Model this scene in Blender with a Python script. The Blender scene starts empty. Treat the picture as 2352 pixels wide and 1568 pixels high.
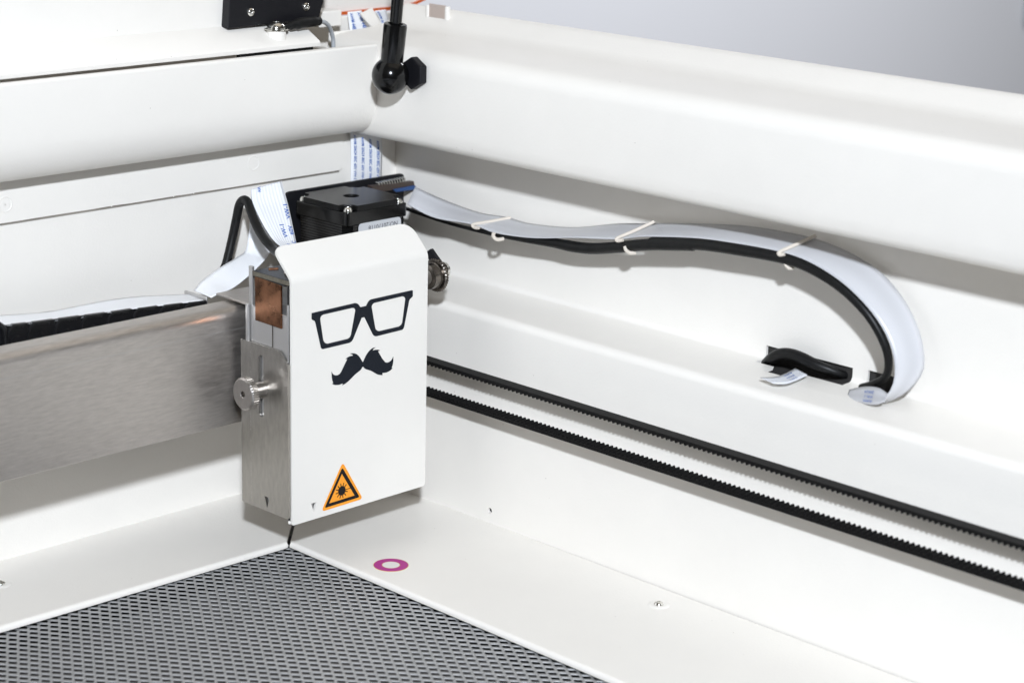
import bpy, bmesh, math, random
import numpy as np
from mathutils import Vector, Matrix
random.seed(7)
scene = bpy.context.scene
COL = scene.collection
MM = 0.001
# ------------------------------------------------------------------ camera
AZ, PITCH, ROLL, FPX = math.radians(45.50466), math.radians(15.55723), math.radians(-1.41633), 4986.354
def _rot(az, pitch, roll):
    f = np.array([math.sin(az)*math.cos(pitch), math.cos(az)*math.cos(pitch), -math.sin(pitch)])
    r = np.cross(f, [0, 0, 1]); r /= np.linalg.norm(r)
    d = np.cross(f, r)
    return np.array([r*math.cos(roll)+d*math.sin(roll), -r*math.sin(roll)+d*math.cos(roll), f])
RC = _rot(AZ, PITCH, ROLL)
CAM = np.array([-679.1, -824.3, 398.1])          # millimetres
cd = bpy.data.cameras.new('camera'); cam = bpy.data.objects.new('camera', cd); COL.objects.link(cam)
r_, u_, b_ = RC[0], -RC[1], -RC[2]
cam.matrix_world = Matrix(((r_[0], u_[0], b_[0], CAM[0]*MM), (r_[1], u_[1], b_[1], CAM[1]*MM),
                           (r_[2], u_[2], b_[2], CAM[2]*MM), (0, 0, 0, 1)))
cd.lens = FPX*36/2352; cd.sensor_width = 36; cd.clip_start = 0.02; cd.clip_end = 50
cd.dof.use_dof = True; cd.dof.focus_distance = 1.15; cd.dof.aperture_fstop = 10
scene.camera = cam
# ------------------------------------------------------------------ world
w = bpy.data.worlds.new('World'); scene.world = w; w.use_nodes = True
nt = w.node_tree; nt.nodes.clear()
wo = nt.nodes.new('ShaderNodeOutputWorld'); bg = nt.nodes.new('ShaderNodeBackground')
tc = nt.nodes.new('ShaderNodeTexCoord'); sx = nt.nodes.new('ShaderNodeSeparateXYZ')
nt.links.new(tc.outputs['Generated'], sx.inputs[0])
rp = nt.nodes.new('ShaderNodeValToRGB'); e = rp.color_ramp.elements
mr = nt.nodes.new('ShaderNodeMapRange'); mr.inputs['From Min'].default_value = -1; mr.inputs['From Max'].default_value = 1
nt.links.new(sx.outputs['Z'], mr.inputs[0]); nt.links.new(mr.outputs[0], rp.inputs[0])
e[0].position = 0.35; e[0].color = (0.10, 0.09, 0.08, 1)
e[1].position = 1.0; e[1].color = (0.80, 0.72, 0.60, 1)
x = rp.color_ramp.elements.new(0.56); x.color = (0.24, 0.20, 0.16, 1)
x = rp.color_ramp.elements.new(0.74); x.color = (0.50, 0.48, 0.45, 1)
nt.links.new(rp.outputs[0], bg.inputs[0]); bg.inputs[1].default_value = 0.16
nt.links.new(bg.outputs[0], wo.inputs[0])
# ------------------------------------------------------------------ lamps
def area(name, loc, target, size, power, color, shape='DISK'):
    l = bpy.data.lights.new(name, 'AREA'); l.shape = shape; l.size = size; l.energy = power; l.color = color
    o = bpy.data.objects.new(name, l); COL.objects.link(o)
    o.location = Vector(loc); o.rotation_euler = (Vector(target)-Vector(loc)).to_track_quat('-Z', 'Y').to_euler()
    return o
def lamp_dir(az, el):
    a, b = math.radians(az), math.radians(el)
    return Vector((math.sin(a)*math.cos(b), math.cos(a)*math.cos(b), math.sin(b)))
T = Vector((0.09, 0.0, 0.1))
area('flash_lamp', (-1.28, -1.585, 1.19), T, 0.11, 65, (0.915, 0.985, 1.085))
area('overhead_fill', (0.45, -0.35, 1.9), (0.05, 0, 0), 1.8, 5.0, (1.0, 0.90, 0.77), 'SQUARE')  # soft fill added overhead, standing in for ceiling bounce
area('backdrop_fill', (3.0, 0.2, 1.9), (3.5, 2.6, -0.1), 1.1, 142, (0.94, 0.96, 1.0), 'SQUARE')  # added light, only brightens the background wall
scene.view_settings.view_transform = 'Standard'; scene.view_settings.look = 'None'
scene.view_settings.exposure = 0.0; scene.view_settings.gamma = 1
scene.render.engine = 'CYCLES'

# ------------------------------------------------------------------ pixel helper: a point of the photograph on a real plane
FX = FPX*4096/2352
PP = np.array([2048.0, 784*4096/2352.0])
def at(px, py, ax, val, k=1.0):
    """the world point (mm) on plane axis=val that a point of the reading grid (2352 wide) lies on"""
    v = RC.T @ np.array([(px-1176)/FPX, (py-784)/FPX, 1.0])
    t = (val-CAM[ax])/v[ax]
    return Vector(CAM+v*t)
class Crop:                                     # reading window: source x0,y0, width and width of the enlarged window
    def __init__(s, x0, y0, wd, out): s.x0, s.y0, s.k = x0, y0, wd/out
    def v(s, x, y): return ((s.x0+x*s.k)/1.741497, (s.y0+y*s.k)/1.741497)
    def at(s, x, y, ax, val): a = s.v(x, y); return at(a[0], a[1], ax, val)

# ------------------------------------------------------------------ materials
MATS = {}
def mat(name, col, rough=0.5, metal=0.0, bump=0.0, bscale=900, coat=0.0, spec=0.5, var=0.0, vscale=60, stretch=None, sss=0, bdist=0.00006, trans=0.0, rvar=0.0, dirt=0.0):
    m = bpy.data.materials.new(name); m.use_nodes = True; n = m.node_tree; b = n.nodes['Principled BSDF']
    b.inputs['Base Color'].default_value = (*col, 1); b.inputs['Roughness'].default_value = rough
    b.inputs['Metallic'].default_value = metal; b.inputs['Specular IOR Level'].default_value = spec
    b.inputs['Coat Weight'].default_value = coat; b.inputs['Transmission Weight'].default_value = trans
    if sss: b.inputs['Subsurface Weight'].default_value = sss; b.inputs['Subsurface Radius'].default_value = (0.001, 0.001, 0.001)
    t = n.nodes.new('ShaderNodeTexCoord'); mp = n.nodes.new('ShaderNodeMapping')
    n.links.new(t.outputs['Object'], mp.inputs[0])
    if stretch: mp.inputs['Scale'].default_value = stretch
    if bump:
        z = n.nodes.new('ShaderNodeTexNoise'); z.inputs['Scale'].default_value = bscale; z.inputs['Detail'].default_value = 2.5
        bp = n.nodes.new('ShaderNodeBump'); bp.inputs['Strength'].default_value = bump; bp.inputs['Distance'].default_value = bdist
        n.links.new(mp.outputs[0], z.inputs[0]); n.links.new(z.outputs[0], bp.inputs['Height']); n.links.new(bp.outputs[0], b.inputs['Normal'])
    if var:
        z = n.nodes.new('ShaderNodeTexNoise'); z.inputs['Scale'].default_value = vscale; z.inputs['Detail'].default_value = 6
        z.inputs['Roughness'].default_value = 0.62
        n.links.new(mp.outputs[0], z.inputs[0])
        r = n.nodes.new('ShaderNodeMapRange'); r.inputs['From Min'].default_value = 0.3; r.inputs['From Max'].default_value = 0.7
        r.inputs['To Min'].default_value = 1-var; r.inputs['To Max'].default_value = 1+var*0.6
        n.links.new(z.outputs[0], r.inputs[0])
        mx = n.nodes.new('ShaderNodeMix'); mx.data_type = 'RGBA'; mx.blend_type = 'MULTIPLY'; mx.inputs[0].default_value = 1
        mx.inputs[6].default_value = (*col, 1); n.links.new(r.outputs[0], mx.inputs[7])
        last = mx.outputs[2]
        n.links.new(last, b.inputs['Base Color'])
        if rvar:
            r2 = n.nodes.new('ShaderNodeMapRange'); r2.inputs['From Min'].default_value = 0.3; r2.inputs['From Max'].default_value = 0.7
            r2.inputs['To Min'].default_value = rough-rvar; r2.inputs['To Max'].default_value = rough+rvar
            n.links.new(z.outputs[0], r2.inputs[0]); n.links.new(r2.outputs[0], b.inputs['Roughness'])
    if dirt:                                    # sparse small specks and scuffs of grime
        v = n.nodes.new('ShaderNodeTexVoronoi'); v.inputs['Scale'].default_value = 110; n.links.new(t.outputs['Object'], v.inputs['Vector'])
        cr = n.nodes.new('ShaderNodeMapRange'); cr.inputs['From Min'].default_value = 0.02; cr.inputs['From Max'].default_value = 0.035
        cr.inputs['To Min'].default_value = dirt; cr.inputs['To Max'].default_value = 0
        z3 = n.nodes.new('ShaderNodeTexNoise'); z3.inputs['Scale'].default_value = 14; n.links.new(t.outputs['Object'], z3.inputs[0])
        g = n.nodes.new('ShaderNodeMath'); g.operation = 'GREATER_THAN'; g.inputs[1].default_value = 0.52
        n.links.new(z3.outputs[0], g.inputs[0]); n.links.new(v.outputs['Distance'], cr.inputs[0])
        mu = n.nodes.new('ShaderNodeMath'); mu.operation = 'MULTIPLY'; n.links.new(g.outputs[0], mu.inputs[0]); n.links.new(cr.outputs[0], mu.inputs[1])
        m2 = n.nodes.new('ShaderNodeMix'); m2.data_type = 'RGBA'; m2.inputs[7].default_value = (0.24, 0.20, 0.16, 1)
        if var: n.links.new(last, m2.inputs[6])
        else: m2.inputs[6].default_value = (*col, 1)
        n.links.new(mu.outputs[0], m2.inputs[0]); n.links.new(m2.outputs[2], b.inputs['Base Color'])
    MATS[name] = m; return m
WHITE = mat('white_powder_coat', (0.82, 0.788, 0.735), 0.42, bump=0.6, bscale=700, bdist=0.00013, var=0.03, vscale=9, dirt=0.7)
WHITE2 = mat('white_cover_paint', (0.76, 0.735, 0.69), 0.45, bump=0.6, bscale=750, bdist=0.00012, var=0.015, vscale=25, dirt=0.35)
ALU = mat('brushed_aluminium', (0.60, 0.565, 0.535), 0.44, 1.0, bump=0.6, bscale=900, var=0.16, vscale=700, stretch=(0.18, 1, 1.1), rvar=0.05)
ALUV = mat('rolled_aluminium_sheet', (0.42, 0.40, 0.37), 0.40, 1.0, bump=0.3, bscale=900, var=0.16, vscale=500, stretch=(1, 1, 0.3), rvar=0.06)
ALUC = mat('cut_aluminium', (0.57, 0.56, 0.55), 0.42, 0.85, bump=0.3, bscale=1500, stretch=(1, 1, 0.4))
MESHM = mat('grey_anodised_mesh', (0.40, 0.40, 0.40), 0.45, 0.4, var=0.10, vscale=120)
TRAY = mat('tray_grey', (0.07, 0.065, 0.06), 0.6)
DARK = mat('dark_cavity_shade', (0.03, 0.028, 0.026), 0.7)  # darkness of the cavities put into the base colour
BLACKP = mat('black_plastic', (0.008, 0.008, 0.009), 0.38, spec=0.3, bump=0.2, bscale=1200, var=0.2, vscale=300)
BLACKG = mat('gloss_black_enamel', (0.004, 0.004, 0.004), 0.16, spec=0.4, var=0.3, vscale=200)
BLACKS = mat('satin_black_enamel', (0.006, 0.006, 0.006), 0.30, spec=0.25, bump=0.2, bscale=900)
BLACKR = mat('black_rubber', (0.010, 0.010, 0.010), 0.5, spec=0.2, bump=0.3, bscale=1500, var=0.3, vscale=400)
BELTM = mat('belt_rubber', (0.006, 0.0057, 0.0057), 0.6, spec=0.14, var=0.3, vscale=500)
BLACKC = mat('black_powder_coat', (0.008, 0.008, 0.010), 0.5, spec=0.25, bump=0.8, bscale=900)
CABLE = mat('cable_jacket', (0.009, 0.009, 0.009), 0.42, spec=0.22, bump=0.2, bscale=800, var=0.35, vscale=250)
COPPER = mat('tarnished_copper', (0.25, 0.12, 0.066), 0.30, 1.0, bump=0.3, bscale=150, var=0.5, vscale=130, rvar=0.1, bdist=0.0004)
CHROME = mat('zinc_plated_steel', (0.75, 0.74, 0.70), 0.16, 1.0)
NICKEL = mat('nickel_brass', (0.46, 0.43, 0.40), 0.30, 1.0, bump=0.2, bscale=900, var=0.1, vscale=400)
STEELD = mat('dark_oiled_steel', (0.20, 0.18, 0.16), 0.25, 1.0, var=0.4, vscale=300)
INK = mat('dark_navy_print', (0.006, 0.009, 0.015), 0.55, spec=0.22, bump=0.5, bscale=900, var=0.25, vscale=900)
BLUE = mat('blue_ink', (0.01, 0.10, 0.42), 0.5)
ORANGE = mat('orange_sticker', (0.88, 0.33, 0.025), 0.5, spec=0.25, var=0.08, vscale=900)
STBLACK = mat('sticker_black', (0.005, 0.005, 0.006), 0.5, spec=0.2)
MAGENTA = mat('magenta_sticker', (0.42, 0.03, 0.24), 0.5, var=0.06, vscale=900)
GOLDL = mat('ochre_print_edge', (0.65, 0.33, 0.04), 0.5)
ACRYL = mat('orange_acrylic', (0.75, 0.13, 0.02), 0.3, trans=0.25)
PCB = mat('circuit_board_lacquer', (0.012, 0.015, 0.021), 0.25, spec=0.1, var=0.6, vscale=500)
FIBRE = mat('board_fibre_edge', (0.13, 0.115, 0.085), 0.7, var=0.4, vscale=700)
BROWN = mat('brown_connector', (0.045, 0.030, 0.024), 0.4)
LABELM = mat('grey_label', (0.52, 0.53, 0.55), 0.4)
TIE = mat('nylon_tie', (0.66, 0.60, 0.52), 0.55, sss=0.2, bump=0.4, bscale=600)
GREYC = mat('grey_cable', (0.42, 0.44, 0.46), 0.4, var=0.2, vscale=300)
BACKM = mat('backdrop_grey', (0.61, 0.615, 0.64), 0.9, var=0.02, vscale=0.8)
SLATE = mat('slate_panel', (0.27, 0.32, 0.35), 0.8)
CLEAR = mat('clear_film', (0.60, 0.50, 0.44), 0.3, trans=0.25)
def ribbon_mat(name, col, n_stripes, strength=0.6):
    m = mat(name, col, 0.32, spec=0.5); n = m.node_tree; b = n.nodes['Principled BSDF']
    uv = n.nodes.new('ShaderNodeUVMap'); s = n.nodes.new('ShaderNodeSeparateXYZ'); n.links.new(uv.outputs[0], s.inputs[0])
    mu = n.nodes.new('ShaderNodeMath'); mu.operation = 'MULTIPLY'; mu.inputs[1].default_value = n_stripes*math.pi*2; n.links.new(s.outputs[0], mu.inputs[0])
    si = n.nodes.new('ShaderNodeMath'); si.operation = 'SINE'; n.links.new(mu.outputs[0], si.inputs[0])
    bp = n.nodes.new('ShaderNodeBump'); bp.inputs['Strength'].default_value = strength; bp.inputs['Distance'].default_value = 0.00012
    n.links.new(si.outputs[0], bp.inputs['Height']); n.links.new(bp.outputs[0], b.inputs['Normal'])
    r = n.nodes.new('ShaderNodeMapRange'); r.inputs['From Min'].default_value = -1; r.inputs['From Max'].default_value = 1
    r.inputs['To Min'].default_value = 0.93; r.inputs['To Max'].default_value = 1.05; n.links.new(si.outputs[0], r.inputs[0])
    mx = n.nodes.new('ShaderNodeMix'); mx.data_type = 'RGBA'; mx.blend_type = 'MULTIPLY'; mx.inputs[0].default_value = 1
    mx.inputs[6].default_value = (*col, 1); n.links.new(r.outputs[0], mx.inputs[7]); n.links.new(mx.outputs[2], b.inputs['Base Color'])
    return m
RIB = ribbon_mat('white_flat_cable', (0.80, 0.82, 0.86), 10)
RIB2 = ribbon_mat('white_flat_cable_fine', (0.84, 0.85, 0.87), 18, 0.35)
RIBG = ribbon_mat('bluish_flat_cable', (0.52, 0.52, 0.535), 1.2, 0.05)

# ------------------------------------------------------------------ mesh helpers (all input in millimetres)
class MB:
    def __init__(s): s.v = []; s.f = []
    def add(s, vs, fs):
        k = len(s.v); s.v += [tuple(v) for v in vs]; s.f += [tuple(i+k for i in f) for f in fs]; return s
    def box(s, x0, x1, y0, y1, z0, z1):
        return s.add([(a, b, c) for a in (x0, x1) for b in (y0, y1) for c in (z0, z1)],
                     [(0, 1, 3, 2), (4, 6, 7, 5), (0, 4, 5, 1), (2, 3, 7, 6), (0, 2, 6, 4), (1, 5, 7, 3)])
    def prism(s, pts, off):
        n = len(pts); off = Vector(off); a = [Vector(p) for p in pts]; b = [p+off for p in a]
        return s.add(a+b, [tuple(range(n)), tuple(range(2*n-1, n-1, -1))]+[(i, i+n, (i+1) % n+n, (i+1) % n) for i in range(n)])
    def tube(s, pts, r, n=12, cap=True):
        pts = [Vector(p) for p in pts]; rings = []; m = len(pts)
        up = None
        for i, p in enumerate(pts):
            t = (pts[min(i+1, m-1)]-pts[max(i-1, 0)]).normalized()
            if up is None: up = t.orthogonal().normalized()
            up = (up-t*up.dot(t)).normalized(); q = t.cross(up)
            rr = r[i] if hasattr(r, '__len__') else r
            rings.append([p+up*math.cos(2*math.pi*k/n)*rr+q*math.sin(2*math.pi*k/n)*rr for k in range(n)])
        vs = [v for R in rings for v in R]; fs = []
        for i in range(m-1):
            for k in range(n):
                fs.append((i*n+k, i*n+(k+1) % n, (i+1)*n+(k+1) % n, (i+1)*n+k))
        if cap: fs += [tuple(range(n-1, -1, -1)), tuple((m-1)*n+k for k in range(n))]
        return s.add(vs, fs)
    def lathe(s, c, axis, prof, n=32, mod=None):     # prof: (distance along axis, radius)
        c = Vector(c); ax = Vector(axis).normalized(); u = ax.orthogonal().normalized(); q = ax.cross(u); vs = []; fs = []
        for j, (h, r) in enumerate(prof):
            for k in range(n):
                a = 2*math.pi*k/n; rr = r*(mod(j, k) if mod else 1)
                vs.append(c+ax*h+u*math.cos(a)*rr+q*math.sin(a)*rr)
        for j in range(len(prof)-1):
            for k in range(n): fs.append((j*n+k, j*n+(k+1) % n, (j+1)*n+(k+1) % n, (j+1)*n+k))
        fs += [tuple(range(n-1, -1, -1)), tuple((len(prof)-1)*n+k for k in range(n))]
        return s.add(vs, fs)
    def grid(s, rows):
        m = len(rows[0]); vs = [v for R in rows for v in R]
        return s.add(vs, [(i*m+j, i*m+j+1, (i+1)*m+j+1, (i+1)*m+j) for i in range(len(rows)-1) for j in range(m-1)])
    def build(s, name, m, parent=None, smooth=True, bevel=0, angle=35, uv=None, solid=0):
        me = bpy.data.meshes.new(name); me.from_pydata([(v[0]*MM, v[1]*MM, v[2]*MM) for v in s.v], [], s.f); me.validate()
        bm = bmesh.new(); bm.from_mesh(me); bmesh.ops.recalc_face_normals(bm, faces=bm.faces)
        bm.to_mesh(me); bm.free()
        return link(name, me, m, parent, smooth, bevel, angle, uv, solid)
def link(name, me, m, parent=None, smooth=True, bevel=0, angle=35, uv=None, solid=0):
    o = bpy.data.objects.new(name, me); COL.objects.link(o); me.materials.append(m)
    if smooth:
        me.polygons.foreach_set('use_smooth', [True]*len(me.polygons)); me.set_sharp_from_angle(angle=math.radians(angle))
    if solid:
        md = o.modifiers.new('thick', 'SOLIDIFY'); md.thickness = solid*MM; md.offset = 0
    if bevel:
        md = o.modifiers.new('bevel', 'BEVEL'); md.width = bevel*MM; md.segments = 3; md.limit_method = 'ANGLE'; md.angle_limit = math.radians(35); md.harden_normals = False
    if parent is not None: hang(o, parent)
    return o
def hang(o, parent):
    o.parent = parent
    if parent.type == 'EMPTY': o.matrix_parent_inverse = Matrix.Translation(-parent.location)
def thing(name, label, cat, loc, group=None):
    o = bpy.data.objects.new(name, None); COL.objects.link(o); o.empty_display_size = 0.01
    o.location = Vector(loc)*MM; o['label'] = label; o['category'] = cat
    if group: o['group'] = group
    return o
def tag(o, label, cat, group=None, kind=None):
    o['label'] = label; o['category'] = cat
    if group: o['group'] = group
    if kind: o['kind'] = kind
    return o
def plate(name, outer, holes, off, m, parent=None, bevel=0, smooth=False):
    """flat sheet with holes: loops of 3D points (mm), thickness vector off"""
    bm = bmesh.new(); off = Vector(off)*MM; loops = []
    for lp in [outer]+holes:
        vs = [bm.verts.new(Vector(p)*MM) for p in lp]; loops.append([bm.edges.new((vs[i], vs[(i+1) % len(vs)])) for i in range(len(vs))])
    bmesh.ops.triangle_fill(bm, edges=[e for l in loops for e in l], use_beauty=True)
    fs = list(bm.faces); 
    r = bmesh.ops.extrude_face_region(bm, geom=fs)
    nv = [g for g in r['geom'] if isinstance(g, bmesh.types.BMVert)]
    bmesh.ops.translate(bm, verts=nv, vec=off)
    bmesh.ops.recalc_face_normals(bm, faces=bm.faces)
    me = bpy.data.meshes.new(name); bm.to_mesh(me); bm.free()
    return link(name, me, m, parent, smooth, bevel, 30)
def rounded(pts, radii, n=6):
    """2D/3D polygon with rounded corners"""
    out = []; m = len(pts); pts = [Vector(p) for p in pts]
    for i in range(m):
        r = radii[i] if hasattr(radii, '__len__') else radii
        p, a, b = pts[i], pts[i-1], pts[(i+1) % m]
        if r <= 0: out.append(p); continue
        da, db = (a-p), (b-p); la, lb = da.length, db.length; da.normalize(); db.normalize()
        ang = da.angle(db); t = min(r/math.tan(ang/2), la*0.49, lb*0.49)
        p0, p1 = p+da*t, p+db*t
        for k in range(n+1):
            s = k/n; out.append((p0*(1-s)**2+p*2*s*(1-s)+p1*s*s))
    return out
def catmull(pts, sub=8, closed=False):
    pts = [Vector(p) for p in pts]; out = []; n = len(pts)
    for i in range(n if closed else n-1):
        if closed: a, b, c, d = pts[i-1], pts[i], pts[(i+1) % n], pts[(i+2) % n]
        else: a, b, c, d = pts[max(i-1, 0)], pts[i], pts[i+1], pts[min(i+2, n-1)]
        for k in range(sub):
            t = k/sub
            out.append(0.5*((2*b)+(c-a)*t+(2*a-5*b+4*c-d)*t*t+(3*b-a-3*c+d)*t**3))
    if not closed: out.append(pts[-1])
    return out
def resample(pts, n):
    L = [0]
    for i in range(1, len(pts)): L.append(L[-1]+(pts[i]-pts[i-1]).length)
    out = []; j = 0
    for k in range(n):
        s = L[-1]*k/(n-1)
        while j < len(L)-2 and L[j+1] < s: j += 1
        d = (L[j+1]-L[j]) or 1; out.append(pts[j].lerp(pts[j+1], (s-L[j])/d))
    return out
class Ribbon:
    def __init__(s, A, B, n=60, m=8):
        s.A = resample(catmull(A), n); s.B = resample(catmull(B), n); s.n = n; s.m = m
    def pt(s, u, v):                         # u across (A to B), v along
        f = max(0, min(s.n-1.001, v*(s.n-1))); i = int(f); t = f-i
        return s.A[i].lerp(s.A[i+1], t).lerp(s.B[i].lerp(s.B[i+1], t), u)
    def build(s, name, m, parent=None, thick=0.25):
        rows = [[s.A[i].lerp(s.B[i], j/s.m) for j in range(s.m+1)] for i in range(s.n)]
        mb = MB().grid(rows); me = bpy.data.meshes.new(name)
        me.from_pydata([(v[0]*MM, v[1]*MM, v[2]*MM) for v in mb.v], [], mb.f)
        uv = me.uv_layers.new(name='UVMap'); 
        for p in me.polygons:
            for li in p.loop_indices:
                vi = me.loops[li].vertex_index; uv.data[li].uv = ((vi % (s.m+1))/s.m, (vi//(s.m+1))/(s.n-1))
        return link(name, me, m, parent, True, 0, 60, None, thick)
def text_mesh(txt, size=1.0, bold=0.0):
    c = bpy.data.curves.new('lettering', 'FONT'); c.body = txt; c.size = size; c.resolution_u = 3; c.offset = bold
    o = bpy.data.objects.new('lettering', c); COL.objects.link(o)
    dg = bpy.context.evaluated_depsgraph_get(); dg.update()
    me = bpy.data.meshes.new_from_object(o.evaluated_get(dg)); bpy.data.objects.remove(o); bpy.data.curves.remove(c)
    return me
def lettering(txt, fn, m, parent, name='lettering', bold=0.0):
    """fn maps (x, y) in text units (cap height about 0.7) to a point in mm"""
    me = text_mesh(txt, 1.0, bold)
    for v in me.vertices: v.co = Vector(fn(v.co.x, v.co.y))*MM
    me.materials.clear()
    o = bpy.data.objects.new(name, me); COL.objects.link(o); me.materials.append(m); hang(o, parent); return o
def on_ribbon(R, u0, v0, du, dv, lift):
    """x of the text runs along v, y along u"""
    def fn(x, y):
        u, v = u0+y*du, v0+x*dv; p = R.pt(u, v); 
        a = R.pt(min(1, u+.05), v)-R.pt(max(0, u-.05), v); b = R.pt(u, min(1, v+.01))-R.pt(u, max(0, v-.01))
        n = a.cross(b).normalized(); 
        if n.dot(Vector(CAM)-p) < 0: n = -n
        return p+n*lift
    return fn
def screw(parent, c, axis, r, h, m, name='screw', slot='cross'):
    c = Vector(c); ax = Vector(axis).normalized()
    prof = [(0, r), (h*0.35, r*0.99), (h*0.7, r*0.85), (h*0.92, r*0.6), (h, r*0.34), (h*0.72, r*0.3), (h*0.5, 0.01)]
    return MB().lathe(c, ax, prof, 24).build(name, m, parent, angle=50)
def boolean_cut(o, boxes):
    for b in boxes:
        md = o.modifiers.new('cut', 'BOOLEAN'); md.operation = 'DIFFERENCE'; md.solver = 'EXACT'; md.object = b
    dg = bpy.context.evaluated_depsgraph_get(); dg.update()
    me = bpy.data.meshes.new_from_object(o.evaluated_get(dg)); old = o.data
    o.modifiers.clear(); o.data = me; bpy.data.meshes.remove(old)
    for b in boxes: bpy.data.objects.remove(b)
    me.polygons.foreach_set('use_smooth', [True]*len(me.polygons)); me.set_sharp_from_angle(angle=math.radians(30))
def loft(prof, ax, a, b):        # open or closed 2D profile swept along axis ax ('x' or 'y') from a to b
    f = (lambda p, t: (t, p[0], p[1])) if ax == 'x' else (lambda p, t: (p[0], t, p[1]))
    n = len(prof); mb = MB()
    mb.add([f(p, a) for p in prof]+[f(p, b) for p in prof], [tuple(range(n)), tuple(range(2*n-1, n-1, -1))]+[(i, i+n, (i+1) % n+n, (i+1) % n) for i in range(n)])
    return mb
def arc(cx, cy, r, a0, a1, n=8):
    return [(cx+r*math.cos(math.radians(a0+(a1-a0)*k/n)), cy+r*math.sin(math.radians(a0+(a1-a0)*k/n))) for k in range(n+1)]

# ================================================================== SETTING
bw = MB().box(-2500, 6500, 2590, 2600, -1500, 4000).build('background_wall', BACKM, smooth=False); bw['kind'] = 'structure'
pn = at(2352, 30, 1, 2560)
sp = MB().box(pn.x+50, pn.x+400, 2560, 2592, pn.z-40, pn.z+700).build('wall_panel', SLATE, bevel=12)
tag(sp, 'dark slate grey panel far behind the right end of the white side rail, out of focus', 'panel')
tb = MB().box(-1200, 215, -900, 152, -92, -82).build('table_top', BACKM, smooth=False); tb['kind'] = 'structure'

# ================================================================== HOUSING
ZF, YW, XL, XU = -26.0, 114.5, 129.7, 174.0
H = thing('machine_housing', 'white powder coated housing of the laser cutter, seen into its open corner', 'laser cutter', (0, 0, -80))
# side wall: lower wall, rounded ledge, upper wall, outer skin, as one folded sheet
ridge = arc(XL+5, 88.5, 5, 180, 95, 8)
cre = arc(XU-3, 98, 3, -90, 0, 6)
inner = [(XL, -27.3)]+ridge+[(XU-3.0, 95.0)]+cre[1:]+[(XU, 178)]
outer = [(p[0]+(1.6 if True else 0), p[1]-(1.6 if i > 0 and i < len(inner)-2 and p[1] > 80 else 0)) for i, p in enumerate(inner)]
sw = loft(inner+outer[::-1], 'y', -720, 150).build('side_wall', WHITE, H, angle=30)
cuts = []
def cutter(mb):
    o = mb.build('cutter', DARK, None, False); cuts.append(o)
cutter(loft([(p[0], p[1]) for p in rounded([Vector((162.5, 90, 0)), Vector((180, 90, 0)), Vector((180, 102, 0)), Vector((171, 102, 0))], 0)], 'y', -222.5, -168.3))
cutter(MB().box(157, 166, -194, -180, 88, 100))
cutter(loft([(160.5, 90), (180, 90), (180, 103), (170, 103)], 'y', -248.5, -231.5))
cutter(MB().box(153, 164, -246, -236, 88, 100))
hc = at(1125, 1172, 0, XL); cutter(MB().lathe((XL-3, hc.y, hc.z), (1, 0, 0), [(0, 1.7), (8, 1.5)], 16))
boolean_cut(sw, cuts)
MB().box(176.2, 196, -300, -120, 80, 120).build('slot_backing', DARK, H, False)  # unseen dark box added behind the slots to keep them black
# back wall
MB().box(-720, XU+10, YW, YW+1.6, -42, 178).build('back_wall', WHITE, H, False)
# access panel with its rounded lower corner, chips along its lower edge
seam = 154.6
lo = [Vector((-720, YW-1.3, seam))]
for i in range(60):
    X = -700+i*13.4
    if X > 126: break
    lo.append(Vector((X, YW-1.3, seam+random.uniform(-0.10, 0.10)*(1 if X < 60 else 0.2))))
    if i in (31, 44, 50, 53, 54): lo += [Vector((X+1, YW-1.3, seam)), Vector((X+1.4, YW-1.3, seam-0.45)), Vector((X+1.9, YW-1.3, seam+0.15))]
lo += rounded([Vector((126, YW-1.3, seam)), Vector((131.6, YW-1.3, seam)), Vector((131.6, YW-1.3, 190))], [0, 3, 0])[1:]
lo.append(Vector((-720, YW-1.3, 190)))
acc = plate('access_panel', lo, [], (0, 1.1, 0), WHITE, H)
MB().box(-720, 129.5, YW-1.0, YW-0.15, seam-0.9, seam+1).build('seam_shadow_strip', mat('seam_shadow_grey', (0.26, 0.235, 0.20), 0.7, var=0.5, vscale=40), acc, False)  # dark strip added as the shadow line under the panel edge
for px, py in ((583, 375), (12, 470)):
    c = at(px, py, 1, YW-1.3)
    ko = MB().lathe((c.x, YW-1.25, c.z), (0, -1, 0), [(0, 4.3), (0.12, 4.25), (0.22, 4.0), (0.20, 3.7), (0.04, 3.45), (0.05, 2.6), (0.16, 2.1), (0.06, 1.6), (0.14, 1.0), (0.05, 0.4)], 36).build('knockout', WHITE, acc, angle=25)
# rear rail with rounded lower edge
YF = 89.7
rp_ = [(YF, 201)]
for k in range(1, 13):
    a = k/12*math.pi/2
    rp_.append((YF+15.3*(1-math.cos(a)), 201-23.0*math.sin(a)))
rail = rp_+[(108, 178), (108, 180)]+[(104.5, 180)]+[(YF+15.3*(1-math.cos(k/12*math.pi/2))+1.5, 201-20.5*math.sin(k/12*math.pi/2)) for k in range(11, -1, -1)]+[(YF+1.6, 227), (95, 227.5), (95, 229.2)]+[(p[0], p[1]) for p in arc(YF+1.6, 227.8, 1.6, 90, 180, 5)]
loft(rail, 'x', -720, 137.2).build('rear_rail', WHITE, H, angle=40)
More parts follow.
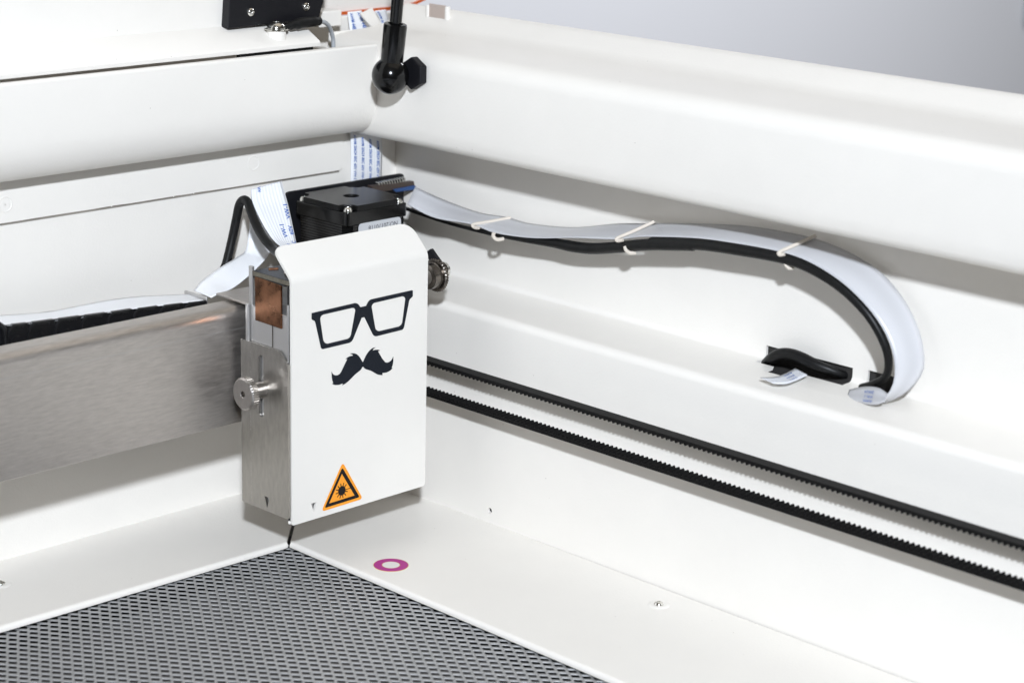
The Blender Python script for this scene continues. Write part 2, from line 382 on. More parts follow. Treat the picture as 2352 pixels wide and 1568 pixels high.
# side frame: deep rounded box section running towards the viewer
sf = [(137.4, 183)]+[(p[0], p[1]) for p in arc(137+9, 226-4.5, 9, 180, 100, 8)]
sf = [(138.8, 177.0), (137.6, 180), (137.0, 186), (137.0, 219)]+arc(137+11, 219, 11, 170, 97, 8)+[(176, 232.3), (183, 233.6), (188, 236.2), (196, 242.0), (199, 243.6), (201.5, 243.6), (203, 242), (203.5, 239), (203.5, -80), (200, -80), (200, 236), (140, 222), (140.5, 182), (143, 178.2), (174, 178.2), (174, 175.6), (142, 175.2)]
loft(sf, 'y', -720, 134).build('side_frame', WHITE, H, angle=42)
# corner post behind the joint, and rear shell
MB().box(140, 202, 134, 136, -80, 231).build('rear_shell', WHITE, H, False, bevel=0.8)
MB().box(-720, 203, 150, 152, -80, 236.6).build('rear_shell', WHITE, H, False, bevel=0.8)
MB().box(-720, 136, 97, 149, 206, 207.5).build('hinge_channel', mat('shaded_beige', (0.30, 0.26, 0.20), 0.7), H, False)  # brown shade of the cavity under the lid is in this colour
# floor plates with rolled inner lips
def floor_plate(outline, lip, nrm, name='floor_plate'):
    o = plate(name, outline, [], (0, 0, -1.5), WHITE, H)
    return o
g = 0.7
LL = [(-720, 54.5), (-150, 41.0), (23.2, 37.0), (27.4, 37.7)]
left = [Vector((x, y, ZF)) for x, y in LL]+[Vector((27.4+76.8, 37.7+76.8, ZF)), Vector((-720, YW, ZF))]
fl = plate('floor_plate', left, [], (0, 0, -1.5), WHITE, H)
RR = [(27.9, -720), (28.4, -205), (29.0, 24), (29.1, 32.5), (29.0, 36.5)]
right = [Vector((x, y, ZF)) for x, y in RR]+[Vector((29.0+77.5, 36.5+77.5, ZF)), Vector((XL, 114, ZF)), Vector((XL-0.02, -36, ZF)), Vector((XL-0.45, -70, ZF)), Vector((XL-0.9, -150, ZF)), Vector((XL-1.1, -300, ZF)), Vector((XL-1.2, -720, ZF))]
fr = plate('floor_plate', right, [], (0, 0, -1.5), WHITE, H)
def lip(pts, side, name, parent):
    rows = []
    for i, (x, y) in enumerate(pts):
        a = Vector(pts[max(i-1, 0)]); b = Vector(pts[min(i+1, len(pts)-1)]); t = (b-a).normalized(); n = Vector((-t.y, t.x))*side
        rows.append([Vector((x+n.x*o, y+n.y*o, ZF+h)) for o, h in ((-0.3, 0.01), (0.6, -0.08), (1.3, -0.45), (1.8, -1.1), (1.95, -1.9), (1.95, -2.9), (1.2, -3.0), (1.0, -1.6), (-0.3, -1.55))])
    MB().grid(rows).build(name, WHITE, parent, angle=60)
lip(LL[:-1]+[(26.0, 37.45)], -1, 'rolled_lip', fl); lip(RR[:-1]+[(29.0, 35.0)], 1, 'rolled_lip', fr)
for px, py, f in ((1513, 1388, fr), (1, 1341, fl)):
    c = at(px, py, 2, ZF)
    MB().lathe((c.x, c.y, ZF-0.2), (0, 0, 1), [(0, 6.2), (0.3, 5.6), (0.6, 4.6), (0.75, 3.6), (0.5, 3.0)], 32).build('screw_dimple', WHITE, f, angle=60)
    screw(f, (c.x, c.y, ZF+0.2), (0, 0, 1), 2.5, 1.6, CHROME)
c = at(898, 1297, 2, ZF)
MB().lathe((c.x, c.y, ZF+0.02), (0, 0, 1), [(0, 9.35), (0.10, 9.35), (0.10, 0.1)], 56).build('ring_sticker', GOLDL, fr, False)['label'] = 'magenta ring printed on the white floor plate'
def ring(c, r0, r1, z0, z1, m, name, parent, n=56):
    mb = MB(); vs = []; 
    for r, z in ((r0, z0), (r0, z1), (r1, z1), (r1, z0)):
        vs += [(c.x+math.cos(2*math.pi*k/n)*r, c.y+math.sin(2*math.pi*k/n)*r, z) for k in range(n)]
    fs = [(j*n+k, j*n+(k+1) % n, ((j+1) % 4)*n+(k+1) % n, ((j+1) % 4)*n+k) for j in range(4) for k in range(n)]
    return mb.add(vs, fs).build(name, m, parent, False)
sticker = [o for o in COL.objects if o.name.startswith('ring_sticker')][0]
ring(c, 4.9, 9.1, ZF+0.13, ZF+0.17, MAGENTA, 'magenta_ring', sticker)
MB().lathe((c.x, c.y, ZF+0.13), (0, 0, 1), [(0, 4.6), (0.04, 4.6), (0.04, 0.1)], 40).build('white_centre', WHITE2, sticker, False)
# inner base below the plates
MB().box(-720, 200, -720, 149, -80, -78).build('base_pan', DARK, H, False)

# ================================================================== CUTTING BED (expanded metal)
bed = thing('cutting_bed', 'dark grey expanded metal cutting bed with diamond holes, set in the white floor', 'cutting bed', (-150, -150, -48))
def bed_mesh():
    px_, py_ = 5.95, 9.28; vs = []; fs = []
    hx, hy = px_/2, py_/2
    ox, oy = -10.02, -10.77
    # cell outline (diamond with flattened ends) and hole outline
    hole = [(-1.95, 0.9), (-0.35, 3.35), (0.55, 3.15), (1.95, 0.5), (1.95, -0.9), (0.35, -3.35), (-0.55, -3.15), (-1.95, -0.5)]
    cell = [(-hx, 0), (-hx*0.5, hy*0.5), (0, hy), (hx*0.5, hy*0.5), (hx, 0), (hx*0.5, -hy*0.5), (0, -hy), (-hx*0.5, -hy*0.5)]
    hole = [(-2.35, -0.15), (-1.35, 1.6), (0.05, 3.0), (1.25, 1.45), (2.35, 0.15), (1.35, -1.6), (-0.05, -3.0), (-1.25, -1.45)]
    Z = -30.2
    for i in range(-75, 14):
        for j in range(-46, 10):
            for q in (0, 1):
                cx = ox+(i+0.5*q)*px_; cy = oy+(j+0.5*q)*py_
                if cx > 31 or cy > 44 or cx < -420 or cy < -400: continue
                k = len(vs)
                for x, y in cell: vs.append((cx+x, cy+y, Z))
                for x, y in hole: vs.append((cx+x*1.08, cy+y*1.08, Z+0.02-0.04*y))
                for x, y in hole: vs.append((cx+x, cy+y, Z-0.10-0.04*y))
                for x, y in hole: vs.append((cx+x*0.98, cy+y*0.98, Z-0.5))
                n = 8
                for r in range(3):
                    for s in range(n): fs.append((k+r*n+s, k+r*n+(s+1) % n, k+(r+1)*n+(s+1) % n, k+(r+1)*n+s))
    me = bpy.data.meshes.new('expanded_mesh'); me.from_pydata([(a*MM, b*MM, c_*MM) for a, b, c_ in vs], [], fs); me.update()
    bm = bmesh.new(); bm.from_mesh(me); bmesh.ops.remove_doubles(bm, verts=bm.verts, dist=2e-5); bmesh.ops.recalc_face_normals(bm, faces=bm.faces); bm.to_mesh(me); bm.free()
    return link('expanded_mesh', me, MESHM, bed, True, 0, 50)
bed_mesh()
MB().box(-420, 31, -400, 44, -48, -44).build('bed_tray', mat('bed_tray_grey', (0.085, 0.082, 0.08), 0.6, 0.0), bed, False)

# ================================================================== GANTRY BEAM
gb = thing('gantry_beam', 'long brushed aluminium box beam running left behind the laser head', 'beam', (-100, 60, 46))
prof = [(44, 46.5), (44, 101.5)]+arc(50, 102.5, 6, 180, 95, 8)+[(56.5, 108.9), (56.5, 46.5)]
prof = [(44.0, 46.2), (44.0, 102.5)]+arc(50.2, 102.5, 6.2, 172, 92, 8)+[(57.5, 109.2), (58.5, 108.2), (58.5, 45.8), (44.8, 45.6)]
loft(prof, 'x', -720, 118).build('beam_profile', ALU, gb, angle=30)
MB().box(-720, 8, 43.93, 44.1, 97.0, 97.25).build('scratch_line', ALUC, gb, False)
# bracket plates on the beam next to the head
MB().box(2.0, 3.4, 73, 92.5, 96, 107.9).build('end_bracket', ALUC, gb, bevel=0.5)
MB().box(2.6, 60, 38.8, 65.5, 110.2, 111.6).build('top_bracket', ALU, gb, bevel=0.35)
MB().box(100, 122, 50, 98, 84, 100).build('end_carriage', BLACKC, gb, bevel=0.8)

# ================================================================== CABLE CHAIN
cc = thing('cable_chain', 'black plastic cable chain lying behind the aluminium beam', 'cable chain', (-60, 82, 96))
YC = 73.0
tops = [(-320, 796), (-255, 786.5), (-190, 777.5), (-140, 770.5), (-85, 762.5), (-30, 755), (14.6, 749), (62, 743.5), (124, 735.5), (184, 727.5), (244, 720), (303, 711.5), (363, 704.5), (420, 698), (474, 691.5)]
for i in range(len(tops)-1):
    p, q = at(*tops[i], 1, YC), at(*tops[i+1], 1, YC)
    p.z += 0.5; q.z += 0.5; zt = p.z; dz = q.z-p.z; L = q.x-p.x
    outl = [Vector((p.x+0.3, YC, zt-17)), Vector((p.x+0.3, YC, zt-5)), Vector((p.x+1.6, YC, zt-2.0)), Vector((p.x+4.5, YC, zt-0.3+dz*.2)), Vector((q.x+0.8, YC, q.z-0.2)), Vector((q.x+0.8, YC, q.z-17))]
    lk = MB().prism(outl, (0, 3, 0)).build('chain_link', BLACKP, cc, False, bevel=0.4)
    rib = catmull([Vector((p.x+0.4, YC-0.1, zt-15)), Vector((p.x+0.6, YC-0.1, zt-6)), Vector((p.x+2.2, YC-0.1, zt-2.4)), Vector((p.x+5.5, YC-0.1, zt-1.1+dz*.25)), Vector((p.x+L*0.85, YC-0.1, p.z+dz*.85-1.3))], 5)
    MB().tube(rib, 0.55, 8).build('link_rib', BLACKP, lk)
    MB().lathe((p.x+L*0.45, YC+0.05, zt-9), (0, -1, 0), [(0, 3.0), (0.5, 2.9), (0.5, 2.3), (0.2, 2.2)], 20).build('link_pin', BLACKP, lk)
    MB().box(p.x+5, p.x+L-1, YC+3, YC+19, zt-3.5+dz*.5, zt-1.6+dz*.5).build('link_crossbar', BLACKP, lk, False)
    MB().prism([v+Vector((0, 16.5, -0.5)) for v in outl], (0, 2.5, 0)).build('link_side', BLACKP, lk, False, bevel=0.3)
sp_ = [at(*t, 1, YC+1)+Vector((0, 0, 0.35)) for t in tops]
MB().prism(sp_+[sp_[-1]-Vector((0, 0, 6)), sp_[0]-Vector((0, 0, 6))], (0, 1.5, 0)).build('inner_strip', BLACKP, cc, False)
p = at(8, 750, 1, YC-2)
MB().tube(catmull([Vector((p.x-9, YC+14, p.z+2)), Vector((p.x-3, YC+4, p.z+2.2)), Vector((p.x+0.3, YC-1.2, p.z-0.5)), Vector((p.x+1.1, YC-1.6, p.z-6)), Vector((p.x+1.1, YC-1.6, p.z-14))], 6), 1.2, 10).build('end_strap', BLACKP, cc)

# flat cable lying on the chain
C6 = Crop(0, 1130, 1000, 2352)
near = [at(-330, 798, 1, 74), at(-180, 777, 1, 74), at(-40, 757, 1, 74)]+[C6.at(x, y, 1, 74) for x, y in ((50, 409), (400, 372), (780, 328), (1000, 290), (1250, 250), (1600, 208), (1920, 168))]
far = [at(-330, 768, 1, 91), at(-180, 748, 1, 91), at(-40, 728, 1, 91)]+[C6.at(x, y, 1, 91) for x, y in ((50, 306), (400, 282), (640, 240), (1000, 168), (1300, 132), (1500, 122), (1780, 108))]
R1 = Ribbon(near, far, 90); o = R1.build('flat_cable', RIB2); tag(o, 'white flat ribbon cable lying on top of the black cable chain', 'ribbon cable')

# flat cable that rises from the beam and folds over into the laser head
CF = Crop(720, 700, 500, 1508)
rt = thing('flat_cable', 'white ribbon cable with blue print folded up and over into the head top', 'ribbon cable', (0, 85, 112))
lA = [CF.at(x, y, 1, Y) for x, y, Y in ((165, 1392, 91), (250, 1290, 92), (350, 1210, 93), (500, 1105, 95), (710, 978, 98), (790, 905, 100), (830, 700, 101), (850, 400, 99), (862, 178, 93))]
lB = [CF.at(x, y, 1, Y) for x, y, Y in ((376, 1480, 74), (500, 1420, 75), (640, 1362, 77), (830, 1215, 80), (990, 1060, 84), (1065, 965, 87), (1150, 700, 92), (1240, 300, 94), (1235, 95, 91))]
Ribbon(lA, lB, 60).build('lower_run', RIB2, rt)
uA = [CF.at(x, y, 1, Y) for x, y, Y in ((858, 174, 92), (866, 290, 88), (895, 380, 84), (960, 520, 77), (1050, 680, 70), (1140, 800, 62), (1240, 880, 52), (1330, 930, 40))]
uB = [CF.at(x, y, 1, Y) for x, y, Y in ((1222, 72, 90), (1262, 215, 85), (1300, 350, 81), (1335, 500, 75), (1372, 680, 67), (1402, 820, 60), (1425, 930, 50), (1440, 1010, 40))]
R2 = Ribbon(uA, uB, 60); up = R2.build('upper_run', RIB, rt)
# print on the upper run
def put(R, txt, u, v, h, k, par, lift=0.35, flip=False, bold=0.0):
    W = (R.pt(1, v)-R.pt(0, v)).length; Lt = sum((R.pt(.5, i/40)-R.pt(.5, (i+1)/40)).length for i in range(40))
    s = -1 if flip else 1
    return lettering(txt, on_ribbon(R, u, v, s*h/W, s*k*h/Lt, lift), BLUE, par, bold=bold)
for t, u, v, h, k in (('VW-1', 0.965, 0.365, 3.4, 1.25), ('60V', 0.965, 0.54, 3.4, 1.2), ('C', 0.965, 0.655, 3.4, 1.1), ('VW-1', 0.69, 0.57, 3.4, 1.25), ('V', 0.69, 0.70, 3.4, 1.2), ('AW', 0.30, 0.055, 3.0, 0.8)):
    put(R2, t, u, v, h, k, up, flip=True, bold=0.016)

# black cable looping over beside it
cbl = [CF.at(x, y, 1, Y) for x, y, Y in ((470, 1240, 100), (545, 1100, 100), (590, 940, 100), (640, 720, 100), (682, 520, 99), (705, 400, 98), (735, 325, 96), (780, 300, 93), (822, 340, 89), (855, 440, 84), (905, 570, 78), (965, 690, 72), (1040, 800, 64), (1130, 895, 56), (1210, 955, 46), (1300, 1010, 36))]
o = MB().tube(catmull(cbl, 8), 2.45, 18).build('head_cable', CABLE); tag(o, 'black round cable bent in a tall arch behind the laser head', 'cable')

# ================================================================== LASER HEAD
hd = thing('laser_head', 'laser head with white cover bearing glasses and moustache, on aluminium side plates', 'laser head', (45, 20, 0))
CW = 94.3
tri = [at(714.7, 1155.9, 1, 0), at(727.3, 1152.2, 1, 0), at(721.2, 1176.6, 1, 0)]
front = rounded([Vector((0, 0, 0)), Vector((CW, 0, 0.3)), Vector((CW, 0, 129)), Vector((0, 0, 129))], [1.2, 2.2, 0, 0])
# one folded sheet: front, bend, sloping top
SL = math.radians(44)
def cover():
    me_parts = MB()
    cv = plate('cover', front, [tri], (0, 1.3, 0), WHITE2, hd)
    # bend and slope, built as one strip with its rounded far corners
    R = 6.0; ang = math.radians(90)-SL; rows = []
    for k in range(9):
        a = ang*k/8; rows.append((R*(1-math.cos(a)), 129+R*math.sin(a)))
    y0, z0 = rows[-1]
    top = [(0, 0), (CW, 0)]
    def sl(x, t): return Vector((x, y0+t*math.cos(SL), z0+t*math.sin(SL)))
    outl = rounded([Vector((0, 0, 0)), Vector((CW, 0, 0)), Vector((CW, 17.9, 0)), Vector((0, 17.9, 0))], [0, 0, 16, 6], 10)
    o3 = [sl(p.x, p.y) for p in outl]
    m = MB()
    n = Vector((0, math.sin(SL), -math.cos(SL)))*1.3
    m.prism(o3, n)
    prof_o = rows; prof_i = [(y+1.3*math.cos(ang*k/8), z-1.3*math.sin(ang*k/8)) for k, (y, z) in enumerate(rows)]
    m2 = loft(prof_o+prof_i[::-1], 'x', 0, CW)
    m.add(m2.v, m2.f)
    m.build('cover_top', WHITE2, cv, angle=50)
    # small hem under the left corner
    MB().box(-0.7, 1.5, 1.3, 3.2, 0.2, 2.2).build('cover_hem', WHITE2, cv, bevel=0.8)
    return cv
cv = cover()
# print: glasses
G = Crop(1220, 1140, 460, 2352)
def gp(pts, y=-0.12): return [G.at(a, b, 1, y) for a, b in pts]
gout = [(138, 572), (160, 568), (1020, 368), (1062, 372), (1095, 395), (1135, 450), (1160, 446), (1250, 425), (1290, 345), (1320, 310), (1360, 290), (2185, 106), (2206, 112), (2207, 225), (2195, 242), (2150, 285), (2132, 320), (2030, 850), (2015, 890), (1985, 915), (1470, 1045), (1435, 1045), (1405, 1030), (1385, 1005), (1215, 655), (1160, 668), (985, 1105), (960, 1145), (910, 1180), (370, 1308), (345, 1304), (325, 1275), (215, 780), (200, 735), (150, 712), (136, 695)]
gl = [(340, 625), (375, 603), (960, 468), (1000, 470), (1022, 490), (1030, 520), (940, 1020), (915, 1070), (870, 1100), (465, 1196), (430, 1192), (395, 1165), (375, 1125), (312, 700), (318, 660)]
gr = [(1390, 385), (1415, 365), (1990, 230), (2025, 240), (2045, 260), (2052, 290), (1990, 760), (1970, 810), (1920, 848), (1520, 940), (1485, 935), (1450, 905), (1437, 870), (1365, 450), (1370, 415)]
plate('glasses_print', gp(gout), [gp(gl), gp(gr)], (0, 0.10, 0), INK, cv)
# print: moustache
M = Crop(1300, 1370, 300, 2352)
mo = [(1185, 607), (1200, 600), (1235, 510), (1290, 400), (1340, 320), (1400, 245), (1470, 185), (1530, 158), (1588, 148), (1540, 180), (1510, 215), (1495, 247), (1560, 228), (1640, 219), (1690, 222), (1728, 245), (1665, 270), (1720, 365), (1790, 490), (1880, 602), (1910, 620), (1965, 624), (2010, 610), (2070, 565), (2110, 510), (2143, 432), (2146, 560), (2130, 680), (2092, 788), (2123, 795), (2070, 855), (2000, 902), (1930, 935), (1870, 945), (1806, 950), (1800, 975), (1808, 1016), (1740, 1016), (1650, 998), (1560, 950), (1450, 885), (1370, 857), (1290, 835), (1240, 808), (1215, 770), (1190, 758), (1167, 770), (1145, 820), (1110, 865), (1040, 920), (940, 1000), (860, 1085), (740, 1205), (640, 1285), (545, 1338), (556, 1285), (545, 1278), (470, 1315), (400, 1328), (320, 1328), (255, 1308), (220, 1280), (262, 1265), (230, 1180), (212, 1070), (210, 910), (235, 965), (285, 1010), (345, 1026), (400, 1018), (460, 985), (500, 930), (560, 810), (640, 640), (700, 520), (690, 512), (645, 522), (690, 475), (760, 435), (820, 418), (882, 404), (850, 370), (790, 346), (850, 332), (930, 334), (1000, 362), (1065, 420), (1120, 500), (1160, 575)]
plate('moustache_print', [M.at(a, b, 1, -0.12) for a, b in mo], [], (0, 0.10, 0), INK, cv)
# laser warning sticker
Wc = Crop(1180, 1840, 300, 1680)
def wp(pts, y, r): return rounded([Wc.at(a, b, 1, y) for a, b in pts], r, 8)
st = plate('warning_sticker', wp([(1070, 45), (590, 1150), (1520, 860)], -0.16, 1.5), [], (0, 0.14, 0), ORANGE, cv)
plate('sticker_border', wp([(1060, 160), (662, 1070), (1450, 822)], -0.20, 0.8), [wp([(1052, 303), (765, 965), (1335, 785)], -0.20, 0.12)], (0, 0.035, 0), STBLACK, st)
sc = Wc.at(1050, 680, 1, -0.2)
def sunburst():
    m = MB(); n = 40
    m.prism([Vector((sc.x+2.5*math.cos(2*math.pi*k/n), -0.24, sc.z+2.5*math.sin(2*math.pi*k/n))) for k in range(n)], (0, 0.075, 0))
    for k in range(24):
        a = 2*math.pi*k/24+0.2; L = 2.85 if k % 2 else 4.3; wd = 0.26 if k % 2 == 0 else 0.16
        if k == 0: a = 0.02; L = 5.9; wd = 0.2
        d = Vector((math.cos(a), 0, math.sin(a))); q = Vector((-math.sin(a), 0, math.cos(a)))*wd; c = Vector((sc.x, -0.205, sc.z))
        m.prism([c+d*1.6-q, c+d*L-q, c+d*L+q, c+d*1.6+q], (0, 0.035, 0))
    m.build('sunburst_symbol', STBLACK, st, False)
sunburst()
# body and side plates
MB().box(2.4, 92, 2.0, 36, 2.6, 117).build('head_body', ALUC, hd, False, bevel=0.5)
MB().box(0.1, 2.2, 1.35, 3.4, 1.6, 128).build('cover_liner', BLACKP, hd, False, bevel=0.2)
C4 = Crop(800, 1150, 1100, 1670)
Kc = Crop(900, 1360, 300, 1307)
XS = -1.6
sy = lambda px, py, X=XS: at(px, py, 0, X)
t1 = [at(607.6, 1138.6, 0, XS), at(618.6, 1143.6, 0, XS), at(613.6, 1166.2, 0, XS)]
s0, s1 = Kc.at(625, 262, 0, XS), Kc.at(632, 1345, 0, XS)
slot = []
wy = 2.1
for k in range(9): a = math.pi*k/8; slot.append(Vector((XS, s0.y+wy*math.cos(a), s0.z-wy+wy*math.sin(a))))
for k in range(9): a = math.pi+math.pi*k/8; slot.append(Vector((XS, s0.y+wy*math.cos(a), s1.z+wy+wy*math.sin(a))))
yb = 38.6
so = rounded([Vector((XS, yb, 3.4)), Vector((XS, yb, 92.9)), Vector((XS, 8.6, 92.9)), Vector((XS, 0.9, 86.6)), Vector((XS, 0.9, 3.4))], [0.4, 0.6, 1.2, 1.2, 2.0])
sld = plate('slider_plate', so, [t1, slot], (1.5, 0, 0), ALUV, hd, bevel=0.18)
MB().box(XS, 30, yb-0.2, yb+1.1, 3.4, 92.9).build('slider_return', ALUV, sld, bevel=0.4)
sc_mb = MB()
for k in range(42):
    z = 5+k*2.1
    if random.random() < 0.75: sc_mb.box(XS-0.03, XS+0.1, 31.6+random.uniform(-.06, .06), 31.8, z, z+random.uniform(0.8, 1.9))
sc_mb.build('scribe_line', ALUC, sld, False)
# upper inner plate, tab, copper block, circuit board
C5 = Crop(960, 1020, 240, 1254)
XI = 0.3
a = C5.at(180, 260, 0, XI); b = C5.at(250, 330, 0, XI)
ip = [Vector((XI, 2.2, 6)), Vector((XI, a.y-0.6, 6)), Vector((XI, a.y, 80)), Vector((XI, a.y, a.z+1)), Vector((XI, b.y-0.1, a.z+1)), Vector((XI, b.y-0.1, 112)), Vector((XI, 2.2, 112))]
plate('upper_plate', ip, [], (1.6, 0, 0), ALUC, hd, bevel=0.3)
MB().box(-0.1, 0.4, 15.1, 15.45, 93.2, 107).build('plate_seam', STEELD, hd, False)
MB().box(-0.2, 1.2, 2.2, 3.4, 87, 118).build('corner_edge', ALUC, hd, bevel=0.35)
tb_ = C4.at(285, 95, 0, -1.0)
MB().box(-1.4, 0.0, tb_.y-1.2, tb_.y+1.0, 92.5, tb_.z).build('upright_tab', ALUC, hd, bevel=0.4)
cp = [C5.at(x, y, 0, -0.5) for x, y in ((302, 440), (852, 640), (862, 1548), (315, 1360))]
MB().prism(cp, (1.2, 0, 0)).build('copper_block', COPPER, hd, False, bevel=0.3)
bl = C5.at(250, 330, 0, -0.6); zb = bl.z
board = rounded([Vector((-0.7, 1.6, zb)), Vector((60, 1.6, zb)), Vector((60, bl.y, zb)), Vector((-0.7, bl.y, zb))], [0.8, 0, 0, 0.8])
cb = MB().prism(board, (0, 0, -2.2)).build('circuit_board', FIBRE, hd, False)
lac = plate('board_lacquer', rounded([Vector((-0.3, 2.0, zb+0.05)), Vector((60, 2.0, zb+0.05)), Vector((60, bl.y-0.4, zb+0.05)), Vector((-0.3, bl.y-0.4, zb+0.05))], 0.6), [], (0, 0, 0.12), PCB, cb)
pc = C5.at(700, 295, 2, zb+0.2)
MB().tube(catmull([pc+Vector((-2.2, 1.2, 0)), pc, pc+Vector((2.2, -1.2, 0))], 3), 0.75, 10).build('copper_pad', COPPER, cb)
pc = C5.at(965, 380, 2, zb+0.2)
MB().lathe(pc, (0, 0, 1), [(0, 1.2), (0.8, 1.0), (1.6, 0.5), (1.7, 0.1)], 14).build('solder_joint', NICKEL, cb)
MB().box(-0.3, 1.0, 4.2, bl.y-0.3, zb-3.4, zb-2.25).build('board_spacer', BLACKP, cb, False)
# knurled thumb screw
kp = Kc.at(640, 880, 0, XS); 
kf = Kc.at(310, 945, 0, -14.2)
kc = Vector((0, (kp.y+kf.y)/2, (kp.z+kf.z)/2)); kc.y = kf.y; kc.z = kf.z
NT = 160
pr = [(0.0, 4.4), (9.6, 4.4), (9.6, 7.9), (10.0, 8.6), (13.3, 8.6), (13.8, 8.1), (14.2, 7.7), (14.2, 1.9), (13.9, 1.6), (11.5, 1.4), (11.5, 0.1)]
kn = thing_part = MB().lathe((XS+1.4, kc.y, kc.z), (-1, 0, 0), [(max(0, h-0.0), r) for h, r in pr], NT, mod=lambda j, k: (1+0.018*(1 if (k % 4) < 2 else -1)) if j in (3, 4) else 1).build('thumb_screw', NICKEL, hd, angle=25)

# ================================================================== STEPPER MOTOR
x0, y0, s, zt = 84.0, 54.0, 44.8, 148.6
mo_ = thing('stepper_motor', 'square black stepper motor with chrome corner screws behind the laser head', 'motor', (x0+s/2, y0+s/2, 100))
c_ = 7.2
def notch(x0, y0, s, c_, z):
    p = [(x0+c_, y0), (x0+s-c_, y0), (x0+s-c_, y0+c_*.55), (x0+s-c_*.55, y0+c_), (x0+s, y0+c_), (x0+s, y0+s-c_), (x0+s-c_*.55, y0+s-c_), (x0+s-c_, y0+s-c_*.55), (x0+s-c_, y0+s), (x0+c_, y0+s), (x0+c_, y0+s-c_*.55), (x0+c_*.55, y0+s-c_), (x0, y0+s-c_), (x0, y0+c_), (x0+c_*.55, y0+c_), (x0+c_, y0+c_*.55)]
    return [Vector((a, b, z)) for a, b in p]
cx_, cy_ = x0+s/2, y0+s/2
hole = [Vector((cx_+4.4*math.cos(2*math.pi*k/28), cy_+4.4*math.sin(2*math.pi*k/28), zt)) for k in range(28)]
cap_ = plate('motor_cap', notch(x0, y0, s, c_, zt), [hole], (0, 0, -3.2), BLACKS, mo_, bevel=0.5)
MB().lathe((cx_, cy_, zt-5), (0, 0, 1), [(0, 4.2), (1.5, 4.2), (1.5, 1.5), (3.4, 1.2), (3.6, 0.1)], 20).build('shaft_end', CHROME, mo_)
bd = rounded([Vector((x0, y0, zt-3.3)), Vector((x0+s, y0, zt-3.3)), Vector((x0+s, y0+s, zt-3.3)), Vector((x0, y0+s, zt-3.3))], 2.6)
MB().prism(bd, (0, 0, -7.5)).build('motor_flange', BLACKG, mo_, bevel=0.5)
core = MB()
ch = 4.5
for k in range(20):
    z = zt-11-k*1.5; q = 0.15
    pts = [(x0+ch, y0), (x0+s-ch, y0), (x0+s, y0+ch), (x0+s, y0+s-ch), (x0+s-ch, y0+s), (x0+ch, y0+s), (x0, y0+s-ch), (x0, y0+ch)]
    core.prism([Vector((cx_+(a-cx_)*0.985, cy_+(b-cy_)*0.985, z)) for a, b in pts], (0, 0, -1.15))
    core.prism([Vector((cx_+(a-cx_)*0.965, cy_+(b-cy_)*0.965, z-1.15)) for a, b in pts], (0, 0, -0.35))
core.build('motor_core', BLACKG, mo_, False)
for a, b in ((x0+3.8, y0+3.8), (x0+s-3.8, y0+3.8), (x0+3.8, y0+s-3.8), (x0+s-3.8, y0+s-3.8)):
    screw(mo_, (a, b, zt-3.25), (0, 0, 1), 2.6, 2.3, CHROME)
la, lb = at(823.6, 515.5, 1, y0-0.1), at(921, 497, 1, y0-0.1)
lp = rounded([Vector((la.x, y0+0.05, la.z-24)), Vector((lb.x, y0+0.05, la.z-24)), Vector((lb.x, y0+0.05, la.z+0.2)), Vector((la.x, y0+0.05, la.z+0.2))], 2.6)
lbl = plate('motor_label', lp, [], (0, -0.15, 0), LABELM, mo_)
tw = 20.5
lettering('NO:20170118', lambda x, y: (lb.x-2.4-x*3.75, y0-0.16, la.z-1.9-y*3.75), STBLACK, lbl)
# black mounting plate
ma, mb_ = at(657, 446, 1, 104), at(928, 395, 1, 104)
mp_ = rounded([Vector((ma.x, 104, 96)), Vector((mb_.x, 104, 96)), Vector((mb_.x, 104, (ma.z+mb_.z)/2)), Vector((ma.x, 104, (ma.z+mb_.z)/2))], [0.5, 0.5, 2.5, 3.5])
plate('mounting_plate', mp_, [], (0, 1.8, 0), BLACKC, mo_)
MB().box(ma.x+1, mb_.x-4, 98, 104, 97, 99).build('plate_foot', BLACKC, mo_, False)
# connector board with its row of pins
CD = Crop(1350, 480, 700, 2195)
cbd = thing('connector_board', 'brown connector board with a row of tiny metal pins beside the motor', 'circuit board', (130, 98, 130))
p0, p1 = CD.at(440, 850, 1, 98), CD.at(968, 772, 1, 98)
MB().prism([CD.at(x, y, 1, 97) for x, y in ((430, 830), (960, 768), (972, 826), (700, 880), (440, 920))], (0, 4, 0)).build('connector_block', BROWN, cbd, False, bevel=0.4)
for k in range(11):
    t = k/10; q = CD.at(505+t*325, 812-t*66, 1, 99)
    MB().tube([q+Vector((0, -1.6, -1.0)), q+Vector((0, -0.9, 0.9)), q+Vector((0, 1.5, 1.1))], 0.42, 8).build('pin', CHROME, cbd)
MB().prism([CD.at(x, y, 1, 96) for x, y in ((700, 872), (965, 822), (1025, 850), (1000, 868), (735, 905))], (0, 0.8, 0)).build('blue_stiffener', mat('blue_tape', (0.015, 0.055, 0.17), 0.4), cbd, False)

